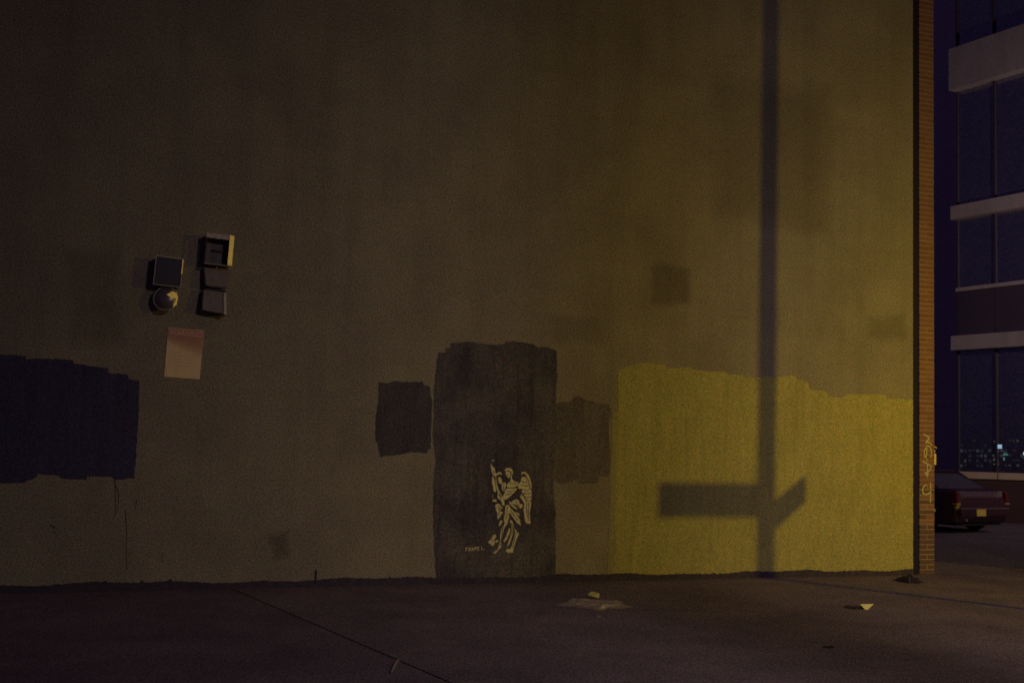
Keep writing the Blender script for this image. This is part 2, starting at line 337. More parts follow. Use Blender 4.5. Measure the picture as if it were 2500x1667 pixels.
# stencilled winged figure on the dark patch
ZA = (1120, 1110, 6.272)
fig = [
 [(483, 130), (512, 172), (552, 212), (556, 262), (580, 305), (572, 330), (545, 322), (520, 318), (498, 240)],            # pennant tip
 [(508, 335), (530, 340), (548, 400), (560, 470), (572, 540), (560, 572), (535, 560), (520, 480), (506, 420)],            # pennant
 [(548, 330), (572, 340), (590, 430), (612, 520), (650, 600), (690, 690), (700, 770), (668, 770), (640, 690), (600, 600), (575, 500)],   # shaft
 [(570, 296), (590, 268), (618, 258), (648, 272), (662, 300), (640, 300), (622, 288), (600, 312)],                        # raised hand
 [(598, 345), (632, 335), (658, 382), (668, 430), (640, 445), (612, 430)],                                                # forearm
 [(700, 230), (722, 206), (765, 198), (806, 212), (828, 250), (826, 292), (806, 300), (800, 262), (770, 238), (728, 244), (712, 262)],   # hair
 [(712, 268), (742, 252), (776, 262), (790, 292), (780, 330), (764, 358), (744, 345), (720, 310)],                        # face
 [(796, 306), (812, 310), (810, 360), (838, 398), (905, 418), (908, 452), (880, 486), (820, 498), (742, 500), (728, 462), (756, 424), (786, 412), (790, 360)],   # neck, shoulders
 [(668, 430), (716, 424), (724, 470), (700, 520), (690, 560), (662, 540), (650, 480)],                                    # upper sleeve
 [(700, 530), (740, 508), (826, 512), (888, 510), (884, 530), (820, 600), (748, 668), (696, 690), (672, 650), (690, 590)],             # arm and drapery
 [(590, 590), (622, 596), (650, 640), (640, 690), (612, 680), (588, 650)],
 [(512, 690), (545, 676), (580, 690), (572, 722), (540, 712), (520, 722)],                                                # hand
 [(950, 306), (956, 272), (990, 256), (1030, 268), (1066, 310), (1092, 370), (1108, 440), (1116, 500), (1104, 520), (1076, 420), (1050, 350), (1016, 296), (984, 280)],  # wing edge
 [(955, 350), (985, 330), (1030, 345), (1060, 400), (1084, 470), (1108, 540), (1114, 620), (1106, 690), (1070, 700), (1030, 690), (1000, 620), (960, 560), (985, 520), (920, 520), (900, 482), (920, 440), (948, 410)],  # wing
 [(936, 640), (956, 600), (996, 650), (1016, 700), (1090, 705), (1108, 712), (1096, 800), (1084, 880), (1094, 1050), (1036, 1046), (1010, 1010), (1004, 940), (990, 850), (1000, 740), (975, 700)],   # long feathers
 [(800, 720), (832, 694), (886, 676), (920, 700), (930, 748), (976, 756), (972, 800), (944, 822), (900, 780), (852, 752), (818, 744)],   # hip fold
 [(762, 706), (800, 730), (850, 776), (892, 820), (884, 834), (826, 800), (782, 756)],
 [(556, 770), (590, 740), (634, 760), (640, 860), (676, 880), (640, 920), (602, 990), (586, 960), (590, 900), (568, 850)],               # left fold
 [(716, 770), (764, 762), (800, 830), (862, 880), (900, 940), (934, 990), (948, 1080), (890, 1040), (836, 970), (790, 900), (760, 880), (770, 960), (742, 1000), (716, 960), (702, 880)],   # waist
 [(862, 870), (920, 890), (932, 936), (900, 916)],
 [(690, 900), (718, 990), (756, 1000), (742, 1050), (700, 1100), (672, 1200), (650, 1300), (650, 1400), (610, 1446), (570, 1500), (526, 1508), (545, 1474), (590, 1450), (610, 1390), (628, 1330), (632, 1220), (656, 1120), (690, 1050)],   # long fold and foot
 [(640, 1000), (670, 1010), (640, 1070), (612, 1096), (612, 1050)],
 [(776, 1000), (812, 1000), (834, 1050), (832, 1120), (826, 1200), (800, 1290), (770, 1370), (732, 1405), (760, 1330), (790, 1240), (806, 1140), (800, 1070)],
 [(768, 1118), (786, 1130), (776, 1200), (740, 1280), (692, 1344), (684, 1310), (716, 1260), (740, 1190)],
 [(846, 1090), (858, 1130), (884, 1160), (888, 1210), (908, 1186), (920, 1204), (880, 1290), (852, 1380), (830, 1440), (830, 1494), (740, 1496), (718, 1460), (745, 1432), (778, 1450), (806, 1400), (836, 1290), (860, 1190)],  # right fold, foot
 [(444, 1336), (490, 1290), (530, 1220), (560, 1216), (570, 1250), (540, 1290), (548, 1350), (520, 1398), (490, 1370)],
 [(560, 1310), (602, 1296), (592, 1330), (560, 1348)],
 [(500, 84), (520, 78), (546, 82), (524, 98)],
 [(512, 600), (524, 640), (514, 660)], [(640, 780), (668, 800), (660, 822), (640, 810)],
]
mb = MB()
for p in fig: sheet(mb, zoomed(p, *ZA), -0.0065)
sten = mb.build('stencil_figure', M_sten, door); sten['label'] = 'pale stencil of a robed winged figure with a staff'
mb = MB()
for p in ([(560, 345), (585, 440), (615, 530), (652, 640)], [(690, 440), (682, 520), (660, 600)], [(735, 470), (705, 540), (690, 600)], [(735, 560), (790, 560), (835, 540)], [(720, 610), (770, 600), (800, 585)],
          [(960, 400), (1000, 420), (1050, 410)], [(955, 450), (1010, 480), (1070, 460)], [(990, 530), (1040, 545), (1095, 520)], [(985, 580), (1040, 600), (1105, 580)], [(1010, 640), (1060, 655), (1110, 635)], [(1050, 360), (1075, 440), (1090, 520)],
          [(1040, 700), (1035, 820), (1050, 960)], [(1070, 710), (1064, 860), (1072, 1010)], [(860, 710), (895, 750), (930, 785)], [(745, 790), (735, 880), (742, 960)], [(790, 850), (840, 920), (900, 1000)], [(610, 790), (618, 860), (605, 930)],
          [(700, 1020), (670, 1130), (652, 1260), (638, 1390)], [(806, 1040), (818, 1120), (805, 1230)], [(874, 1190), (850, 1300), (820, 1420)], [(755, 330), (742, 310), (748, 290)], [(530, 240), (536, 290)], [(500, 1320), (530, 1290)], [(770, 430), (820, 440), (880, 430)]):
    ribbon(mb, curve(zoomed(p, *ZA), 3), 0.0085, -0.0072)
mb.build('fold_line', M_char, door)['kind'] = 'stuff'
Z2 = (1040, 1080, 4.3556)
mb = MB()
for s in ([(413, 1124), (444, 1116)], [(428, 1120), (421, 1156)],
          [(450, 1152), (458, 1117), (478, 1116), (474, 1130), (456, 1135), (480, 1150)],
          [(494, 1113), (490, 1148)], [(506, 1148), (512, 1112), (534, 1110), (530, 1126), (510, 1130)],
          [(568, 1106), (546, 1110), (542, 1142), (568, 1138)], [(545, 1125), (562, 1122)],
          [(592, 1102), (586, 1138), (616, 1130)]):
    ribbon(mb, zoomed(s, *Z2), 0.009, -0.0065)
mb.build('stencil_signature', M_sten, door)['label'] = 'small pale hand-lettered word TRIPEL'

# brick pier at the corner: every brick a piece
PIER_W = uP - uG
MB().box(uG, uP - 0.004, 0.0025, 0.30, -0.1, H).build('pier_core', M_mortar, bld)
CH = 0.068; GAPM = 0.009
pier = bpy.data.objects.new('brick_pier', None); COL.objects.link(pier); pier.parent = bld
pier['label'] = 'narrow red brick pier at the corner'
def brick_mesh(name, w, d):
    o = MB().box(0, w, 0, d, 0, CH - GAPM).build(name, M_brick[0], None, bevel=0.003); me = o.data
    bpy.data.objects.remove(o); return me
half = PIER_W * 0.5
M_brick_shade = mat('shaded_brick', (0.130, 0.082, 0.080), 0.9, var=(0.095, 0.06, 0.062), scale=30, amount=0.6, grain=0.25, gscale=160, bump=0.3, bscale=90)  # shade at the pier foot, put into the colour of its bricks
meshes = {}
for k, m in enumerate(M_brick + [M_brick_shade]):
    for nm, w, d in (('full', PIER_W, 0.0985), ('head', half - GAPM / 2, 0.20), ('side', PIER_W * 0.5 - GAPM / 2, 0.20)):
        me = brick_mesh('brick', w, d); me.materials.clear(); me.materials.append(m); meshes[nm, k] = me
zc = 0.0; i = 0
while zc < H - 0.07:
    row = [('full', uG)] if i % 2 == 0 else [('head', uG), ('side', uG + half + GAPM / 2)]
    for nm, x in row:
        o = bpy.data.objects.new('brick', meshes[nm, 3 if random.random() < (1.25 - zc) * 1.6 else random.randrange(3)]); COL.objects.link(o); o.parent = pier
        o.location = (x + random.uniform(-.0012, .0012), random.uniform(-.0025, .0015), zc)
    zc += CH; i += 1
MB().box(uG, uP - 0.004, 0.30, 9.0, -0.1, H).build('side_wall', M_side, bld)
ZG = (2230, 1020, 6.822)
mb = MB()
for s in ([(155, 275), (190, 285), (255, 330), (245, 355), (190, 420), (225, 405), (270, 415), (300, 448)],
          [(212, 478), (185, 530), (174, 590), (184, 650), (200, 650), (213, 590), (216, 520), (206, 486)],
          [(215, 470), (240, 468), (268, 488), (290, 540), (296, 600), (284, 664)],
          [(220, 675), (215, 722)], [(150, 725), (220, 760), (268, 790), (286, 830), (252, 880), (222, 900)],
          [(220, 740), (228, 800), (227, 860), (234, 930), (222, 985)], [(178, 918), (222, 906)], [(188, 950), (224, 930)],
          [(215, 1105), (170, 1140), (148, 1190), (152, 1238), (192, 1270), (240, 1260), (282, 1228)],
          [(276, 1075), (282, 1150), (282, 1230), (278, 1330), (276, 1410)]):
    ribbon(mb, curve(zoomed(s, *ZG), 4), 0.0165, -0.0062)
mb.build('graffiti', M_tagp, pier)['label'] = 'pale sprayed letters running down the brick pier'

# ------------------------------------------------------------------ pavement, street
def flat(name, pts, z0, z1, m, parent=None, bevel=0.0):
    mb = MB(); n = len(pts)
    mb.add([(p.x, p.y, z0) for p in pts] + [(p.x, p.y, z1) for p in pts], [tuple(range(n))[::-1], tuple(range(n, 2 * n))] + [(i, (i + 1) % n, n + (i + 1) % n, n + i) for i in range(n)])
    return mb.build(name, m, parent, bevel=bevel)
street = structure(MB().add([(-150, -150, -0.13), (150, -150, -0.13), (150, 250, -0.13), (-150, 250, -0.13)], [(0, 1, 2, 3)]).build('street', M_asph))
K0 = ground(2281, 1374); K1 = ground(2500, 1392); KD = (K1 - K0).normalized(); KN = Vector((-KD.y, KD.x, 0))
if KN.y < 0: KN = -KN
kerb_a = K0 - KD * 14; kerb_b = K0 + KD * 9
# the pavement runs from the wall to well behind the camera and is cast in large flags
base = [wpt(UL, 0.02, 0), wpt(UL, 24, 0), Vector((kerb_b.x, wpt(UL, 24, 0).y, 0)), kerb_b, kerb_a, ]
pave = structure(flat('pavement', [wpt(UL, -0.02, 0), wpt(UL, 24, 0), Vector((kerb_b.x, -9, 0)), kerb_b, kerb_a], -0.128, -0.010, M_joint))
def clip(poly, p, nrm):                              # keep the side nrm points to
    out = []
    for i in range(len(poly)):
        a = poly[i]; b = poly[(i + 1) % len(poly)]; da = (a - p).dot(nrm); db = (b - p).dot(nrm)
        if da >= 0: out.append(a)
        if da * db < 0: out.append(a.lerp(b, da / (da - db)))
    return out
polys = [[Vector(v) for v in (wpt(UL, -0.02, 0), wpt(UL, 24, 0), Vector((kerb_b.x, -9, 0)), kerb_b, kerb_a)]]
def split(p, q, gap):
    global polys
    d = (q - p).normalized(); nr = Vector((-d.y, d.x, 0)); res = []
    for P in polys:
        for s in (1, -1):
            c = clip(P, p + nr * s * gap / 2, nr * s)
            if len(c) >= 3: res.append(c)
    polys = res
split(ground(610, 1456), ground(1100, 1667), 0.020)
j2a, j2b = ground(1912, 1411), ground(2494, 1452)
split(j2a, j2b, 0.022)
d1 = (ground(1100, 1667) - ground(610, 1456)).normalized()
for k, P in enumerate(polys):
    o = flat('slab', P, -0.0095, 0.0 + (0.004 if k % 2 else 0.0), M_conc2 if k == 1 else M_conc, pave)
kerb = structure(flat('kerb', [kerb_a + KN * 0.004, kerb_b + KN * 0.004, kerb_b + KN * 0.16, kerb_a + KN * 0.16], -0.128, 0.002, M_kerb))

# ------------------------------------------------------------------ security lights and sign on the wall
SPX = 1.0
def wl(name, label, cat, p, rz=0.0, group=None):      # a thing whose base sits on the wall at photo point p
    u, z = loc2(*p)
    o = thing(name, label, cat, wpt(u, 0, z), WALL_ANG, group); o.rotation_euler = (0, rz, WALL_ANG); return o
mpp = lambda p, q: math.dist(loc2(*p), loc2(*q))
k = mpp((400, 700), (500, 700)) / 100                 # metres per photo pixel on this stretch of wall

def frame(mb, w, h, y0, y1, t):
    mb.box(-w, w, y0, y1, h - t, h); mb.box(-w, w, y0, y1, -h, -h + t)
    mb.box(-w, -w + t, y0, y1, -h + t, h - t); mb.box(w - t, w, y0, y1, -h + t, h - t)
G = 'security lights on the wall'
# upper right: open square floodlight tipped to the left
f = wl('floodlight', 'pale square-framed floodlight, uppermost of the four fixtures on the wall', 'floodlight', (530, 615), R(2.2), G)
w, h = 33 * k, 38 * k
MB().hexa([(-w * .8, -0.03, -h * .8), (w * .8, -0.03, -h * .8), (w * .8, -0.002, -h * .6), (-w * .8, -0.002, -h * .6)],
          [(-w * .8, -0.03, h * .8), (w * .8, -0.03, h * .8), (w * .8, -0.002, h * .6), (-w * .8, -0.002, h * .6)]).build('back_box', M_boxg, f)
hs = MB(); frame(hs, w, h, -0.155, -0.032, 0.012); hs.build('housing', M_boxg, f, bevel=0.003)
def flange(x0, x1, z0, z1, side, m, o_=0.0):          # sloped strip of the front frame: inner edge stands proud of the outer one
    yo, yi = -0.190, -0.205
    P = {'right': [(x0, yi, z0), (x1, yo, z0), (x1, yo, z1), (x0, yi, z1)], 'left': [(x0, yo, z0), (x1, yi, z0), (x1, yi, z1), (x0, yo, z1)],
         'top': [(x0, yi, z0), (x1, yi, z0), (x1, yo, z1), (x0, yo, z1)], 'bottom': [(x0, yo, z0), (x1, yo, z0), (x1, yi, z1), (x0, yi, z1)]}[side]
    MB().hexa(P, [(p[0], p[1] + 0.014 + 0.015 * (p[1] < -0.2), p[2]) for p in P]).build('frame_flange', m, f)
flange(w - .042, w * 1.05, -h + .0, h * 1.03, 'right', M_glint)
flange(-w * 1.03, w - .044, h - .050, h * 1.03, 'top', M_pale)
flange(-w * 1.03, -w + .006, -h + .001, h - .052, 'left', M_boxg)
flange(-w * 1.03, w * 1.05, -h - .012, -h - .001, 'bottom', M_pale)
MB().box(-w + .013, w - .013, -0.05, -0.034, -h + .013, h - .013).build('reflector', M_refl, f)
MB().tube([(-w * .45, -0.07, 0.0), (w * .45, -0.07, 0.0)], 0.010).build('lamp_tube', M_refl, f, smooth=True)
MB().tube([(0, -0.07, -h - 0.002), (0, -0.07, -h - 0.05)], 0.015).build('knuckle', M_steel, f, smooth=True)
# below it: wedge-shaped housing
f2 = wl('wedge_lamp', 'grey wedge-shaped lamp housing directly under the pale square floodlight', 'lamp housing', (527, 681), R(2), G)
w2, h2 = 34 * k, 24 * k
MB().hexa([(-w2 * .8, -0.15, -h2), (w2 * .75, -0.15, -h2), (w2 * .75, -0.002, -h2), (-w2 * .8, -0.002, -h2)],
          [(-w2, -0.10, h2), (w2 * 1.0, -0.10, h2), (w2 * 1.0, -0.002, h2), (-w2, -0.002, h2)]).build('housing', M_boxg, f2, bevel=0.008)
MB().box(-w2 * .6, w2 * .6, -0.14, -0.03, -h2 - 0.008, -h2 - 0.001).build('lens', M_glassd, f2)
# lowest right: hooded box
f3 = wl('hooded_lamp', 'grey hooded lamp box, lowest of the right-hand fixtures above the sign', 'lamp housing', (524, 739), R(2), G)
w3, h3 = 33 * k, 28 * k
MB().hexa([(-w3, -0.16, -h3 * .9), (w3 * .8, -0.16, -h3 * 1.1), (w3 * 1.0, -0.002, -h3 * 1.0), (-w3, -0.002, -h3 * .8)],
          [(-w3, -0.11, h3), (w3 * .72, -0.11, h3 * .92), (w3 * .8, -0.002, h3), (-w3, -0.002, h3)]).build('housing', M_boxg, f3, bevel=0.006)
MB().box(-w3 * .9, w3 * .7, -0.125, -0.001, h3 + 0.001, h3 + 0.012).build('hood', M_black, f3)
MB().hexa([(w3 * .62, -0.175, -h3 * 1.08), (w3 * .84, -0.17, -h3 * 1.12), (w3 * .84, -0.163, -h3 * 1.12), (w3 * .62, -0.163, -h3 * 1.08)],
          [(w3 * .52, -0.128, h3 * .9), (w3 * .72, -0.126, h3 * .9), (w3 * .72, -0.114, h3 * .9), (w3 * .52, -0.114, h3 * .9)]).build('side_rib', M_pale, f3)
# left: black square floodlight
f4 = wl('floodlight', 'black square floodlight with thin pale rim glint, left of the pale square floodlight', 'floodlight', (408, 668), R(3), G)
w, h = 32 * k, 35 * k
MB().box(-w, w, -0.16, -0.002, -h, h).build('housing', M_black, f4, bevel=0.006)
fr = MB(); frame(fr, w * 1.04, h * 1.04, -0.178, -0.161, 0.008); fr.build('front_frame', M_pale, f4, bevel=0.002)
MB().hexa([(-w, -0.181, h * 1.0), (w, -0.181, h * 1.0), (w, -0.1785, h * 1.0), (-w, -0.1785, h * 1.0)], [(-w, -0.1795, h * 1.045), (w, -0.1795, h * 1.045), (w, -0.1785, h * 1.045), (-w, -0.1785, h * 1.045)]).build('rim_glint', M_glint, f4)
MB().hexa([(w * .96, -0.1825, -h * .1), (w * 1.045, -0.179, h * .0), (w * 1.045, -0.1785, h * .0), (w * .98, -0.1785, -h * .1)], [(w * .96, -0.1825, h * .98), (w * 1.045, -0.179, h * .98), (w * 1.045, -0.1785, h * .98), (w * .96, -0.1785, h * .98)]).build('rim_glint', M_glint, f4)  # strips on the lit edges only, standing in for the glint
MB().box(-w + .004, w - .004, -0.168, -0.162, -h + .004, h - .004).build('lens', M_glassd, f4)
MB().box(-w * .8, w * .7, -0.172, -0.1685, -h * .42, -h * .36).build('lens_bar', M_black, f4)
# left below: round reflector lamp
f5 = wl('round_lamp', 'round silver-rimmed reflector lamp hanging under the black square floodlight', 'lamp', (404, 733), 0, G)
rad = 31 * k
MX = Matrix.Translation((0, -0.10, 0)) @ Matrix.Rotation(R(90), 4, 'X') @ Matrix.Rotation(R(-14), 4, 'Y') @ Matrix.Rotation(R(-10), 4, 'X')
MB().lathe([(0.02, -0.06), (rad * .5, -0.05), (rad * .8, -0.02), (rad * .97, 0.03)], MX).build('shell', M_black, f5, smooth=True)
MB().lathe([(rad * .97, 0.029), (rad * 1.0, 0.034), (rad * .95, 0.036), (rad * .92, 0.031)], MX).build('rim', M_pale, f5, smooth=True)
MB().lathe([(rad * .93, 0.031), (rad * .80, 0.052), (rad * .55, 0.072), (rad * .28, 0.084), (0.001, 0.088)], MX).build('lens', M_lens, f5, smooth=True)
glint_seg = [(-.05, .30), (.40, .62), (.72, .52), (.86, .12), (.80, -.42), (.52, -.66), (.56, -.12), (.30, .08)]
yl = lambda x_: -0.206 + x_ * rad * 0.34
MB().add([(x_ * rad, yl(x_), z_ * rad) for x_, z_ in glint_seg] + [(x_ * rad, yl(x_) + .004, z_ * rad) for x_, z_ in glint_seg],
         [(0, 1, 2, 3, 4, 5, 6, 7), (15, 14, 13, 12, 11, 10, 9, 8)] + [(i_, (i_ + 1) % 8, 8 + (i_ + 1) % 8, 8 + i_) for i_ in range(8)]).build('reflector', M_glint, f5)  # wedge laid over the lens in the shape of its highlight
MB().tube([(0.03, -0.06, rad * .9), (0.05, -0.10, rad * 1.12), (0.05, -0.10, rad * 1.3)], 0.014).build('swivel_arm', M_steel, f5, smooth=True)
MB().tube([(0, -0.001, 0), (0, -0.05, 0)], 0.035).build('wall_mount', M_black, f5, smooth=True)

# warning sign: a metal sheet hung slightly out of square
c0 = (449, 863)
sg = wl('warning_sign', 'faded metal warning sign with red top band, hung below the lamps', 'sign', c0, R(1.8))
sw, sh = 43.5 * k, 62 * k
MB().box(-sw, sw, -0.010, -0.004, -sh, sh).build('panel', M_signw, sg, bevel=0.0015)
vs = []; cv = []
for i_ in range(9):
    for j_ in range(7):
        vs.append((-sw + .004 + (2 * sw - .008) * j_ / 6, -0.0115, sh - .005 - i_ / 8 * sh * (.62 + .5 * j_ / 6))); cv.append(max(0.0, 1 - (i_ / 8) ** 1.4) * 0.95)
hd = MB().add(vs, [(i_ * 7 + j_, i_ * 7 + j_ + 1, (i_ + 1) * 7 + j_ + 1, (i_ + 1) * 7 + j_) for i_ in range(8) for j_ in range(6)]).build('header_band', feathered(M_signr), sg)
hd.data.attributes.new('cover', 'FLOAT', 'POINT').data.foreach_set('value', cv)
tcu = bpy.data.curves.new('warning_text', 'FONT'); tcu.body = 'WARNING'; tcu.size = 1; tcu.align_x = 'CENTER'
to = bpy.data.objects.new('tmp', tcu); COL.objects.link(to)
bpy.context.view_layer.update()
me = bpy.data.meshes.new_from_object(to.evaluated_get(bpy.context.evaluated_depsgraph_get()))
bpy.data.objects.remove(to)
wx = max(v.co.x for v in me.vertices) - min(v.co.x for v in me.vertices)
sc = sw * 1.80 / wx
for v in me.vertices: v.co = Vector((v.co.x * sc, -0.0125, sh * .70 + v.co.y * sc * 1.25))
me.materials.clear(); me.materials.append(M_signtxt)
wt = bpy.data.objects.new('lettering', me); COL.objects.link(wt); wt.parent = sg; wt['label'] = 'the word WARNING in the red band'
mb = MB()
for r in range(9):
    z = sh * (.50 - .125 * r); x = -sw * .82
    while x < sw * (.8 if r % 3 else .55):
        l = random.uniform(.008, .028)
        mb.add([(x, -0.0112, z), (min(x + l, sw * .85), -0.0112, z), (min(x + l, sw * .85), -0.0112, z + .006), (x, -0.0112, z + .006)], [(0, 1, 2, 3)]); x += l + .008
sm = mb.build('small_print', M_signline, sg)
for sx in (-1, 1):
    for sz in (-1, 1):
        MB().tube([(sx * sw * .85, -0.0135, sz * sh * .93), (sx * sw * .85, -0.004, sz * sh * .93)], 0.005, 8).build('screw', M_steel, sg)

# fittings on the side of the brick corner
M_yel = mat('yellow_enamel', (0.85, 0.66, 0.20), 0.5, var=(0.7, 0.52, 0.16), scale=30, amount=0.4)
M_yel2 = mat('old_yellow_enamel', (0.50, 0.40, 0.13), 0.55, var=(0.36, 0.28, 0.1), scale=30, amount=0.6)
def sidefit(p): u, z = loc2(*p); return wpt(uP, 0, z)
bx = thing('call_box', 'bright yellow box fixed to the side of the brick corner beside the graffiti', 'box', sidefit((2285, 1120)), WALL_ANG)
s = 1 / 180.0
MB().box(-0.004, 0.052, 0.02, 0.10, -15 * s, 13 * s).build('case', M_yel, bx, bevel=0.006)
MB().tube([(0.026, 0.05, 15 * s), (0.026, 0.05, 22 * s)], 0.026, 14).build('cap', M_yel2, bx, smooth=True)
MB().hexa([(-0.004, 0.03, 30 * s), (0.066, 0.03, 26 * s), (0.066, 0.08, 26 * s), (-0.004, 0.08, 30 * s)], [(-0.004, 0.03, 34 * s), (0.066, 0.03, 30 * s), (0.066, 0.08, 30 * s), (-0.004, 0.08, 34 * s)]).build('hood', M_yel2, bx)
MB().tube([(0.015, 0.05, 13 * s), (0.015, 0.05, 31 * s)], 0.008, 8).build('stem', M_black, bx)
pc = thing('pipe_cap', 'small yellowish pipe cap sticking out low on the brick corner', 'pipe cap', sidefit((2283, 1246)), WALL_ANG)
MB().tube([(-0.004, 0.04, 0), (0.02, 0.04, 0)], 0.034, 14).build('flange', M_yel2, pc, smooth=False, bevel=0.004)
MB().tube([(0.02, 0.04, 0), (0.03, 0.04, 0)], [0.022, 0.016], 12).build('nut', M_yel2, pc)

# ------------------------------------------------------------------ building across the side street
M_dglass = mat('night_glass', (0.38, 0.37, 0.48), 0.16, metal=0.9, var=(0.33, 0.34, 0.46), scale=0.8, amount=0.6, grain=0.6, gscale=22)
M_slabc = mat('pale_concrete', (0.50, 0.44, 0.45), 0.85, var=(0.42, 0.36, 0.38), scale=1.4, amount=0.8, grain=0.2, gscale=40, streak=0.3)
M_dcol = mat('dark_cladding', (0.62, 0.42, 0.46), 0.8, var=(0.52, 0.36, 0.42), scale=1, amount=0.6)
M_mull = mat('mullion_metal', (0.060, 0.050, 0.075), 0.6)
M_span = mat('spandrel_panel', (0.070, 0.055, 0.095), 0.75, var=(0.09, 0.07, 0.11), scale=1, amount=0.6)
DD = 36.0
vpx = ray(-305, 1018); dirL = Vector((vpx.x, vpx.y, 0)).normalized()    # the way its floors run off, far left
C0 = depth_pt(2326, 900, DD); C0.z = 0
ang = math.atan2(-dirL.y, -dirL.x)
ob = thing('office_building', 'dark glazed office block with pale concrete floor bands across the side street', 'building', (C0.x, C0.y, -0.13), ang)
zat = lambda y: EYE.z + 0.13 + (depth_pt(2326, y, DD).z - EYE.z)
LEN = 22.0; TOP = 22.0
MB().box(0.0, LEN, 0.40, 14.0, 0.0, TOP).build('core', M_dcol, ob)
bands = [(856, 821, 0.10), (538, 505, 0.10), (224, 123, 0.16)]
for lo, hi, pr in bands:
    MB().box(0.0, LEN, -pr, 0.398, zat(lo), zat(hi)).build('concrete_band', M_slabc, ob, bevel=0.012)
zs = [zat(1150), zat(856), zat(821), zat(538), zat(505), zat(224), zat(123), TOP]
for z0, z1 in ((zs[1 - 1], zs[1]), (zs[2], zs[3]), (zs[4], zs[5]), (zs[6], zs[7])):
    x = 0.06; q = 0
    while x < LEN:
        q += 1
        MB().box(x + 0.035, min(x + 1.36, LEN), 0.20, 0.23, z0 + 0.002, z1 - 0.002).build('pane', M_dglass, ob)
        MB().box(x - 0.035, x + 0.033, 0.15, 0.26, z0 + 0.001, z1 - 0.001).build('mullion', M_mull, ob)
        x += 1.40
MB().box(0.04, LEN, 0.10, 0.145, zat(712), zat(703)).build('transom', M_slabc, ob)
MB().box(0.10, LEN, 0.151, 0.199, zat(820), zat(713)).build('spandrel', M_span, ob)
MB().box(0.0, LEN, 0.06, 0.398, 0.0, zat(1150) - 0.003).build('plinth', M_dcol, ob)
# shop lights behind the ground-floor glass: small lit panes, most of them dim
M_lit = [emit('lit_dim', (0.55, 0.6, 0.75), 0.040), emit('lit_dimmer', (0.5, 0.55, 0.7), 0.018), emit('lit_warm', (0.8, 0.85, 0.45), 0.06), emit('lit_green', (0.25, 0.75, 0.6), 0.20), emit('lit_blue', (0.5, 0.8, 1.0), 0.75)]
def lit(x0, y0, x1, y1, m):                           # a lit pane between two points of the photograph, on the facade
    def onf(px_, py_):
        d = ray(px_, py_); nf = Vector((-dirL.y, dirL.x, 0)); t = (C0 - EYE).dot(nf) / d.dot(nf); p = EYE + d * t
        return (p - C0).dot(-dirL), p.z + 0.13
    a = onf(x0, y0); b = onf(x1, y1)
    MB().box(min(a[0], b[0]), max(a[0], b[0]), 0.185, 0.198, min(a[1], b[1]), max(a[1], b[1])).build('lit_pane', m, ob)
for r in range(6):
    for c in range(17):
        x = 2334 + c * 9.8; y = 1072 + r * 12.2
        if (r < 2 and random.random() < 0.75) or random.random() < 0.42: continue
        lit(x, y, x + random.uniform(4, 7.5), y + random.uniform(3.5, 8), M_lit[0] if random.random() < .4 else M_lit[1])
for x, y, x1, y1, q in ((2424.5, 1085, 2435, 1089, 4), (2425, 1090.5, 2435, 1094, 4), (2438.5, 1107, 2450, 1111, 3), (2441, 1103, 2447, 1105, 3), (2488, 1103, 2493, 1110, 4), (2416, 1076, 2422, 1079, 2),
                        (2425, 1099, 2428, 1103, 2), (2415, 1118, 2420, 1124, 2), (2414.5, 1131, 2421, 1134, 2), (2425, 1131, 2428, 1134, 2), (2439, 1116, 2442, 1123, 3), (2489, 1116, 2492, 1119, 3)):
    lit(x, y, x1, y1, M_lit[q])

# low wall with a pale coping in front of it
DW = 29.5
M_lowb = mat('dark_red_brickwork', (0.045, 0.022, 0.026), 0.9, var=(0.04, 0.02, 0.024), scale=4, amount=0.7, grain=0.3, gscale=40)
M_cope = mat('coping_stone', (0.36, 0.29, 0.22), 0.85, var=(0.28, 0.22, 0.17), scale=2, amount=0.7, grain=0.2, gscale=40)
a = depth_pt(2318, 1150, DW); b = depth_pt(2500, 1156, DW - 0.3); dv = (b - a); dv.z = 0
lw = thing('low_wall', 'low dark brick wall with pale stone coping beyond the parked car', 'wall', (a.x, a.y, -0.13), math.atan2(dv.y, dv.x))
zt = a.z + 0.13; zc_ = depth_pt(2420, 1170, DW - 0.15).z + 0.13
MB().box(0.0, 9.0, 0.0, 0.32, 0.0, zc_).build('brickwork', M_lowb, lw)
x = -0.04
while x < 9:
    MB().box(x, x + 1.19, -0.05, 0.37, zc_ + 0.001, zt).build('coping_stone', M_cope, lw, bevel=0.012); x += 1.2
M_far = mat('far_render', (0.85, 0.68, 0.85), 0.9, var=(0.72, 0.58, 0.75), scale=0.3, amount=0.8, grain=0.6, gscale=10)
far = thing('far_building', 'dark unlit building block far down the side street', 'building', (24, 75, -0.13), R(10))
MB().box(-14, 10, 0, 12, 0, 60).build('wall', M_far, far)
MB().box(-14.2, 10.2, -0.2, 12.2, 60, 60.4).build('cornice', M_mull, far)

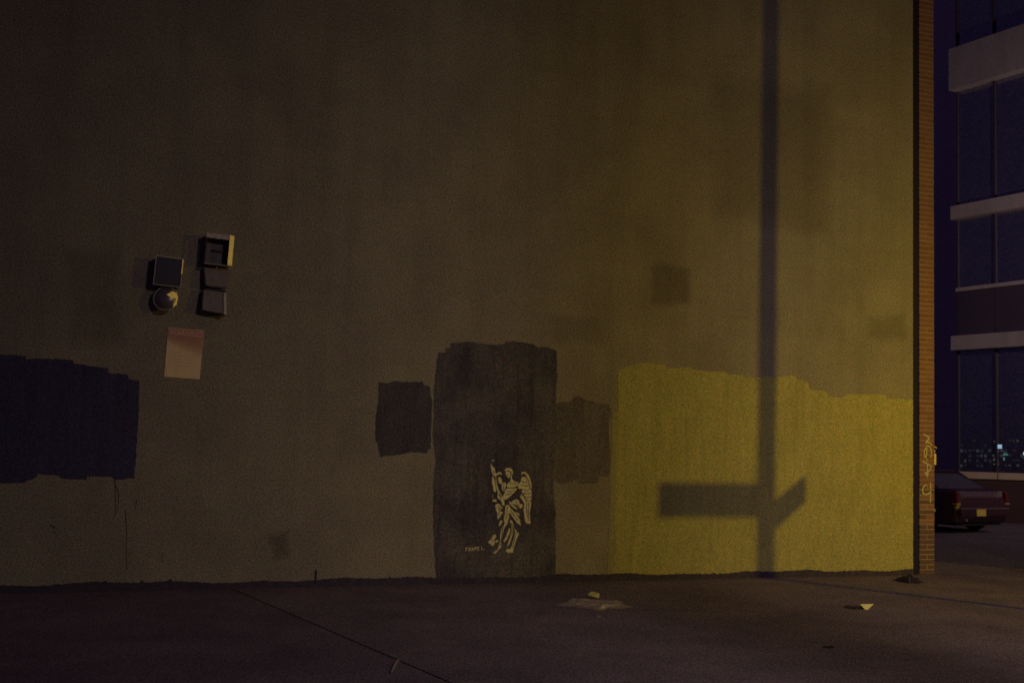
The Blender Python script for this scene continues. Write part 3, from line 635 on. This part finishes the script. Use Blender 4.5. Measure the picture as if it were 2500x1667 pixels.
# ------------------------------------------------------------------ parked car
M_car = mat('maroon_paint', (0.030, 0.010, 0.022), 0.28, coat=0.6, var=(0.05, 0.010, 0.016), scale=3, amount=0.5, spec=0.4)
M_cglass = mat('car_glass', (0.05, 0.05, 0.085), 0.15, spec=1.0)
M_tyre = mat('tyre_rubber', (0.015, 0.013, 0.015), 0.9)
M_rim = mat('wheel_rim', (0.20, 0.18, 0.18), 0.45, metal=0.7)
M_tail = mat('tail_lens', (0.10, 0.010, 0.010), 0.2, spec=0.6)
M_amber = mat('amber_lens', (0.40, 0.22, 0.06), 0.2, spec=0.6)
M_chrome = mat('chrome_trim', (0.5, 0.48, 0.5), 0.3, metal=0.9)
M_plate = mat('yellow_plate', (0.62, 0.50, 0.09), 0.5, var=(0.45, 0.35, 0.06), scale=20, amount=0.5)
M_plt = mat('plate_print', (0.03, 0.03, 0.08), 0.6)
# rear-left corner seen at about (2324, 1300)
cz = -0.13
rl = ground(2326, 1303, cz)
heading = dirL; left = Vector((-heading.y, heading.x, 0))
CWID = 1.74; CLEN = 4.5
centre = rl - left * CWID / 2 + heading * (CLEN / 2 - 0.08)
car = thing('parked_car', 'dark maroon sedan with a yellow licence plate parked in the side street', 'car', (centre.x, centre.y, cz), math.atan2(heading.y, heading.x))
# local x forward, y left. sections: (x, half width low, half width waist, z bottom, z waist)
hl = CLEN / 2; hw = CWID / 2
secs = [(-hl, .74, .70, .34, .80), (-hl + .06, .82, .80, .24, .92), (-hl + .30, .86, .85, .21, .97), (-hl + 1.0, .87, .87, .20, .95), (-.2, .87, .86, .20, .92), (.9, .87, .86, .20, .90), (hl - .8, .86, .83, .21, .84), (hl - .2, .80, .76, .24, .72), (hl, .66, .62, .34, .60)]
ring = lambda x, wl_, ww, zb, zw: [(x, -wl_, zb), (x, -wl_ - .01, zb + (zw - zb) * .45), (x, -ww, zw - .08), (x, -ww * .9, zw), (x, ww * .9, zw), (x, ww, zw - .08), (x, wl_ + .01, zb + (zw - zb) * .45), (x, wl_, zb)]
vs = []; fs = []
for s_ in secs: vs += ring(*s_)
for i in range(len(secs) - 1):
    for j in range(8): fs.append((i * 8 + j, i * 8 + (j + 1) % 8, (i + 1) * 8 + (j + 1) % 8, (i + 1) * 8 + j))
fs += [tuple(range(8))[::-1], tuple(range((len(secs) - 1) * 8, len(secs) * 8))]
MB().add(vs, fs).build('body', M_car, car, smooth=False, bevel=0.012)
# cabin: dark glass with a painted roof
cab = [(-hl + .52, .74, .955), (-hl + 1.16, .60, 1.32), (.05, .60, 1.335), (.95, .74, .90)]
gv = [(-hl + .50, -.76, .93), (-hl + .50, .76, .93), (-hl + 1.20, .60, 1.30), (-hl + 1.20, -.60, 1.30), (.10, .60, 1.315), (.10, -.60, 1.315), (1.0, .76, .88), (1.0, -.76, .88)]
MB().add(gv, [(0, 1, 2, 3), (3, 2, 4, 5), (5, 4, 6, 7), (1, 6, 4, 2), (0, 3, 5, 7), (0, 7, 6, 1)]).build('cabin_glass', M_cglass, car, bevel=0.01)
MB().hexa([(-hl + 1.13, -.605, 1.303), (.13, -.605, 1.317), (.13, .605, 1.317), (-hl + 1.13, .605, 1.303)], [(-hl + 1.25, -.55, 1.355), (.02, -.55, 1.365), (.02, .55, 1.365), (-hl + 1.25, .55, 1.355)]).build('roof', M_car, car, bevel=0.012)
for sy in (1, -1):
    MB().tube([(-hl + .62, sy * .755, .945), (-hl + 1.20, sy * .605, 1.305)], 0.035, 8).build('rear_pillar', M_car, car)
    MB().tube([(-.30, sy * .765, .92), (-.38, sy * .61, 1.31)], 0.03, 8).build('door_pillar', M_car, car)
    MB().tube([(.95, sy * .75, .90), (.12, sy * .60, 1.315)], 0.028, 8).build('front_pillar', M_car, car)
    # wrap-round tail lamp and the amber lens beneath it
    tl = MB().box(-hl - .012, -hl + .16, min(sy * .72, sy * .865), max(sy * .72, sy * .865), .68, .90).build('tail_lamp', M_tail, car, bevel=0.02)
    MB().box(-hl - .018, -hl + .10, min(sy * .72, sy * .868), max(sy * .72, sy * .868), .635, .665).build('amber_lens', M_amber, tl)
    MB().box(-hl + .5, hl - .75, min(sy * .872, sy * .892), max(sy * .872, sy * .892), .50, .535).build('side_trim', M_chrome, car)
    for wx_ in (-hl + .88, hl - .92):
        wv = MB().lathe([(.24, -.09), (.31, -.10), (.325, -.07), (.325, .07), (.31, .10), (.24, .09)], Matrix.Translation((wx_, sy * .80, .325)) @ Matrix.Rotation(R(90), 4, 'X'), 28).build('wheel', M_tyre, car, smooth=True)
        MB().lathe([(.001, .075), (.08, .085), (.22, .06), (.24, .09), (.24, -.09), (.22, -.06), (.08, -.085), (.001, -.075)], Matrix.Translation((wx_, sy * .80, .325)) @ Matrix.Rotation(R(90), 4, 'X'), 28).build('rim', M_rim, wv)
MB().box(-hl - .06, -hl + .10, -.80, .80, .36, .56).build('bumper', M_car, car, bevel=0.035)
MB().box(-hl - .066, -hl - .0605, -.78, .78, .545, .56).build('bumper_trim', M_chrome, car)
pl = MB().box(-hl - .072, -hl - .0605, -.02, .28, .385, .535).build('licence_plate', M_plate, car, bevel=0.003)
MB().tube([(-hl - .03, .55, .30), (-hl + .15, .55, .30)], 0.03, 10).build('exhaust_pipe', M_chrome, car)
MB().box(-hl + .1, hl - .2, -.72, .72, .17, .22).build('underbody', M_tyre, car)

# ------------------------------------------------------------------ litter
M_bagw = feathered(mat('clear_plastic', (0.74, 0.62, 0.54), 0.35, var=(0.36, 0.29, 0.24), scale=30, amount=0.7, spec=0.5))
M_paper = mat('pale_card', (0.95, 0.88, 0.28), 0.5, var=(0.85, 0.75, 0.22), scale=30, amount=0.5)
M_bagk = mat('black_plastic', (0.022, 0.018, 0.034), 0.6, spec=0.3)
def crumple(name, m, c, rx, ry, hgt, seed, parent=None, nx=26, ny=14, rot=0.0, cover=None):
    rnd = random.Random(seed); ph = [(rnd.uniform(-9, 9), rnd.uniform(-9, 9), rnd.uniform(0, 6.3)) for _ in range(7)]
    vs = []; cv = []
    for i in range(nx + 1):
        for j in range(ny + 1):
            a = i / nx * 2 - 1; b_ = j / ny * 2 - 1
            r2 = min(1, a * a + b_ * b_)
            xx = a * math.sqrt(max(0, 1 - b_ * b_ / 2)); yy = b_ * math.sqrt(max(0, 1 - a * a / 2))
            ed = 1 + 0.16 * math.sin(5 * math.atan2(yy, xx) + ph[0][2]) + 0.1 * math.sin(9 * math.atan2(yy, xx) + ph[1][2])
            f = sum(math.sin(p * xx + q * yy + s_) for p, q, s_ in ph) / 7
            z = max(0.004, hgt * (0.45 + 0.9 * abs(f)) * (1 - max(abs(a), abs(b_)) ** 3)) + 0.002
            X = xx * rx * ed; Y = yy * ry * ed
            vs.append((X * math.cos(rot) - Y * math.sin(rot), X * math.sin(rot) + Y * math.cos(rot), z))
            cv.append((0.55 if abs(f) < .25 else 0.9) * (1 - max(abs(a), abs(b_)) ** 4 * .8))
    fs = [(i * (ny + 1) + j, (i + 1) * (ny + 1) + j, (i + 1) * (ny + 1) + j + 1, i * (ny + 1) + j + 1) for i in range(nx) for j in range(ny)]
    o = MB().add(vs, fs).build(name, m, parent, smooth=True)
    if cover:
        at = o.data.attributes.new('cover', 'FLOAT', 'POINT'); at.data.foreach_set('value', [c_ * cover for c_ in cv])
    if parent is None: o.location = c
    return o
g = ground(1450, 1478)
pb = thing('plastic_bag', 'flattened clear plastic bag lying on the pavement with a yellowish scrap on it', 'plastic bag', (g.x, g.y, 0.004))
crumple('film', M_bagw, g, 0.36, 0.36, 0.05, 3, pb, rot=-0.2, cover=0.95)
q = ground(1450, 1462) - g
MB().add([(q.x - .07, q.y + .05, .035), (q.x - .02, q.y + .07, .07), (q.x + .06, q.y - .0, .06), (q.x + .05, q.y - .06, .02), (q.x - .02, q.y - .02, .03)], [(0, 1, 2, 4), (4, 2, 3)]).build('scrap', M_paper, pb)
q = ground(1470, 1489) - g
MB().add([(q.x - .025, q.y, .012), (q.x + .0, q.y + .03, .04), (q.x + .03, q.y + .01, .025), (q.x + .01, q.y - .03, .01)], [(0, 1, 2, 3)]).build('loose_corner', M_paper, pb)
q = ground(1460, 1507)
tag(crumple('torn_film', M_bagw, (q.x, q.y, 0.004), 0.028, 0.07, 0.02, 9, nx=10, ny=8, cover=0.6), 'tiny torn film scrap in front of the clear plastic bag', 'litter')

g = ground(2117, 1487)
sc_ = thing('paper_scrap', 'folded yellow paper scrap standing on the pavement toward the right', 'paper', (g.x, g.y, 0.004))
MB().add([(-.075, .00, .050), (.065, -.015, .058), (.075, .01, .052), (.0, -.03, .0), (-.03, -.03, .0)], [(0, 4, 3, 1), (1, 3, 2)]).build('front_flap', M_paper, sc_)
MB().add([(-.075, .004, .049), (.065, .012, .05), (.04, .08, .0), (-.05, .09, .0)], [(0, 1, 2, 3)]).build('back_flap', M_paper, sc_)
g = ground(2084, 1484)
tag(crumple('dark_patch', M_bagk, (g.x, g.y, 0.004), 0.09, 0.12, 0.022, 21), 'flat dark patch on the pavement just left of the yellow paper scrap', 'litter')  # low dark patch beside the scrap
g = ground(2216, 1419)
tb = thing('rubbish_bag', 'crumpled black plastic bag lying by the foot of the brick pier', 'rubbish bag', (g.x, g.y, 0.004))
crumple('bag', M_bagk, g, 0.14, 0.16, 0.10, 5, tb)
q = ground(2236, 1422) - g
o = crumple('loose_end', M_bagk, g, 0.09, 0.07, 0.035, 6, tb); o.location = (q.x, q.y, 0)
g = ground(966, 1626)
mb = MB()
sp_ = curve([(ground(954, 1645) - g)[:2], (ground(960, 1632) - g)[:2], (ground(966, 1620) - g)[:2], (ground(972, 1614) - g)[:2]], 4)
vs = []; fs = []
for i, p in enumerate(sp_):
    w_ = 0.016 * math.sin(0.35 + 2.2 * i / len(sp_)); vs += [(p.x - w_, p.y, 0.006), (p.x, p.y, 0.016), (p.x + w_, p.y, 0.006)]
for i in range(len(sp_) - 1): fs += [(3 * i, 3 * i + 1, 3 * i + 4, 3 * i + 3), (3 * i + 1, 3 * i + 2, 3 * i + 5, 3 * i + 4)]
M_leaf = mat('dry_leaf', (0.28, 0.22, 0.20), 0.8, var=(0.18, 0.14, 0.12), scale=40, amount=0.6)
o = mb.add(vs, fs).build('dry_leaf', M_leaf); o.location = (g.x, g.y, 0.004)
tag(o, 'curled pale dry leaf at the bottom of the picture beside the pavement joint', 'leaf')
for (x, y, r_, nm, lb) in ((2024, 1581, .05, 'dark_lump', 'small dark lump alone on the pavement near the bottom right'),):
    g = ground(x, y); tag(crumple(nm, M_bagk, (g.x, g.y, 0.004), r_, r_ * .8, 0.02, x, nx=12, ny=8), lb, 'litter')

# ------------------------------------------------------------------ street sign pole and lamp posts beside the frame (they throw the light and the shadow)
us, zs_ = loc2(1870, 1220)
LD, XP = 11.0, 2.6
Lu, Pu = us + 2 * XP, us + XP
zsh0, zsh1 = loc2(1720, 1262)[1], loc2(1720, 1178)[1]
Lz = (zsh0 + zsh1) / 2 + 2 * 1.75
toP = lambda z: (z + Lz) / 2                          # heights halfway between the wall and the lamp
M_galv = mat('galvanised_pole', (0.28, 0.27, 0.26), 0.5, metal=0.6, var=(0.2, 0.19, 0.19), scale=10, amount=0.6)
M_blade = mat('sign_green', (0.02, 0.12, 0.05), 0.5)
pp = wpt(Pu, LD / 2, 0)
pole = thing('street_sign_pole', 'tall grey pole with two street name blades whose shadow falls on the wall', 'sign pole', pp, WALL_ANG)
MB().tube([(0, 0, 0), (0, 0, 3), (0, 0, 7.6)], [0.070, 0.064, 0.055], 20).build('pole', M_galv, pole, smooth=True)
MB().lathe([(.001, .09), (.11, .07), (.15, .0)], Matrix.Identity(4), 20).build('base_cover', M_galv, pole, smooth=True)
ub = (loc2(1607, 1220)[0] - us) / 2
MB().box(ub, -0.066, -0.012, -0.002, toP(zsh0), toP(zsh1)).build('name_blade', M_blade, pole, bevel=0.003)
b0, b1 = loc2(1890, 1312)[1], loc2(1890, 1238)[1]
MB().box(-0.006, 0.006, 0.066, 0.72, toP(b0), toP(b1)).build('name_blade', M_blade, pole, bevel=0.003)

lp = wpt(Lu, LD, 0)
lamp = thing('street_lamp', 'street lamp with yellow sodium light standing off to the right of the wall', 'street lamp', lp, WALL_ANG)
MB().tube([(1.3, -0.4, 0), (1.3, -0.4, Lz + .1), (1.15, -0.36, Lz + .32), (.5, -.15, Lz + .36), (0.18, -.05, Lz + .28)], [.08, .06, .05, .04, .035], 16).build('post', M_galv, lamp, smooth=True)
MB().lathe([(.001, .30), (.10, .28), (.17, .20), (.20, .12), (.19, .118), (.15, .18), (.001, .22)], Matrix.Translation((0, 0, Lz)), 24).build('hood', M_galv, lamp, smooth=True)

def add_lamp(name, pos, aim, power, col, size, kk, floor_, parent=None):
    """a lamp whose reflector throws most of its light along one axis: strength = exp(-kk (1 - cos a)) + floor_"""
    ld = bpy.data.lights.new(name, 'POINT'); ld.energy = power; ld.shadow_soft_size = size; ld.color = (1, 1, 1)
    ld.use_nodes = True; nt = ld.node_tree; em = nt.nodes['Emission']
    ge = nt.nodes.new('ShaderNodeTexCoord'); dt = nt.nodes.new('ShaderNodeVectorMath'); dt.operation = 'DOT_PRODUCT'
    dt.inputs[1].default_value = (0, 0, -1); nt.links.new(ge.outputs['Normal'], dt.inputs[0])
    e1 = nt.nodes.new('ShaderNodeMath'); e1.operation = 'MULTIPLY_ADD'; e1.inputs[1].default_value = kk; e1.inputs[2].default_value = -kk
    nt.links.new(dt.outputs['Value'], e1.inputs[0])
    e2 = nt.nodes.new('ShaderNodeMath'); e2.operation = 'EXPONENT'; nt.links.new(e1.outputs[0], e2.inputs[0])
    e3 = nt.nodes.new('ShaderNodeMath'); e3.operation = 'ADD'; e3.inputs[1].default_value = floor_; nt.links.new(e2.outputs[0], e3.inputs[0])
    nt.links.new(e3.outputs[0], em.inputs['Strength']); em.inputs['Color'].default_value = (*col, 1)
    o = bpy.data.objects.new(name, ld); COL.objects.link(o); o.location = pos
    o.rotation_euler = (aim - pos).to_track_quat('-Z', 'Y').to_euler()
    return o
add_lamp('sodium_lamp', wpt(Lu, LD, Lz), wpt(-0.5, 0, 1.5), KEY_POWER, KEY_COL, 0.055, 8.4, 0.02)
add_lamp('sodium_lamp', wpt(Lu, LD, Lz), wpt(0.9, 0, 2.7), KEY_SPOT, KEY_COL, 0.055, 45.0, 0.0)
fp = wpt(-4.5, 15.0, 0)
lamp2 = thing('street_lamp', 'street lamp behind the viewer facing the middle of the wall', 'street lamp', fp, WALL_ANG)
MB().tube([(0, 1.2, 0), (0, 1.2, 7.2), (0, .9, 7.5), (0, .15, 7.45)], [.09, .07, .05, .04], 16).build('post', M_galv, lamp2, smooth=True)
MB().lathe([(.001, .28), (.12, .26), (.2, .18), (.22, .12), (.21, .118), (.001, .2)], Matrix.Translation((0, 0, 7.2)), 24).build('hood', M_galv, lamp2, smooth=True)
sp3 = Vector((17.0, 21.0, -0.13))
lamp3 = thing('street_lamp', 'street lamp in the side street lighting the office block and parked car', 'street lamp', sp3, 0)
MB().tube([(1.2, 0, 0), (1.2, 0, 7.0), (.9, 0, 7.3), (.15, 0, 7.28)], [.09, .07, .05, .04], 16).build('post', M_galv, lamp3, smooth=True)
MB().lathe([(.001, .28), (.12, .26), (.2, .18), (.22, .12), (.21, .118), (.001, .2)], Matrix.Translation((0, 0, 7.0)), 24).build('hood', M_galv, lamp3, smooth=True)
add_lamp('side_lamp', sp3 + Vector((0, 0, 7.0)), Vector((15.5, 31, 12)), SIDE_POWER, SIDE_COL, 0.15, 1.5, 0.02)
add_lamp('pale_lamp', wpt(-4.5, 15.0, 7.2), wpt(-3.4, 2.0, -1.3), FILL_POWER, FILL_COL, 0.15, 7.5, 0.02)
print('wall deg', math.degrees(WALL_ANG), 'A', A, 'B', B, 'lamp', wpt(Lu, LD, Lz), 'pole', pp, 'uR', uR, uG, uP)
from bpy_extras.object_utils import world_to_camera_view
bpy.context.view_layer.update()
for nm, p in (('pole', pp + Vector((0, 0, 2.5))), ('pole0', pp), ('lamp', wpt(Lu, LD, Lz))): print(nm, world_to_camera_view(S, cam, p))
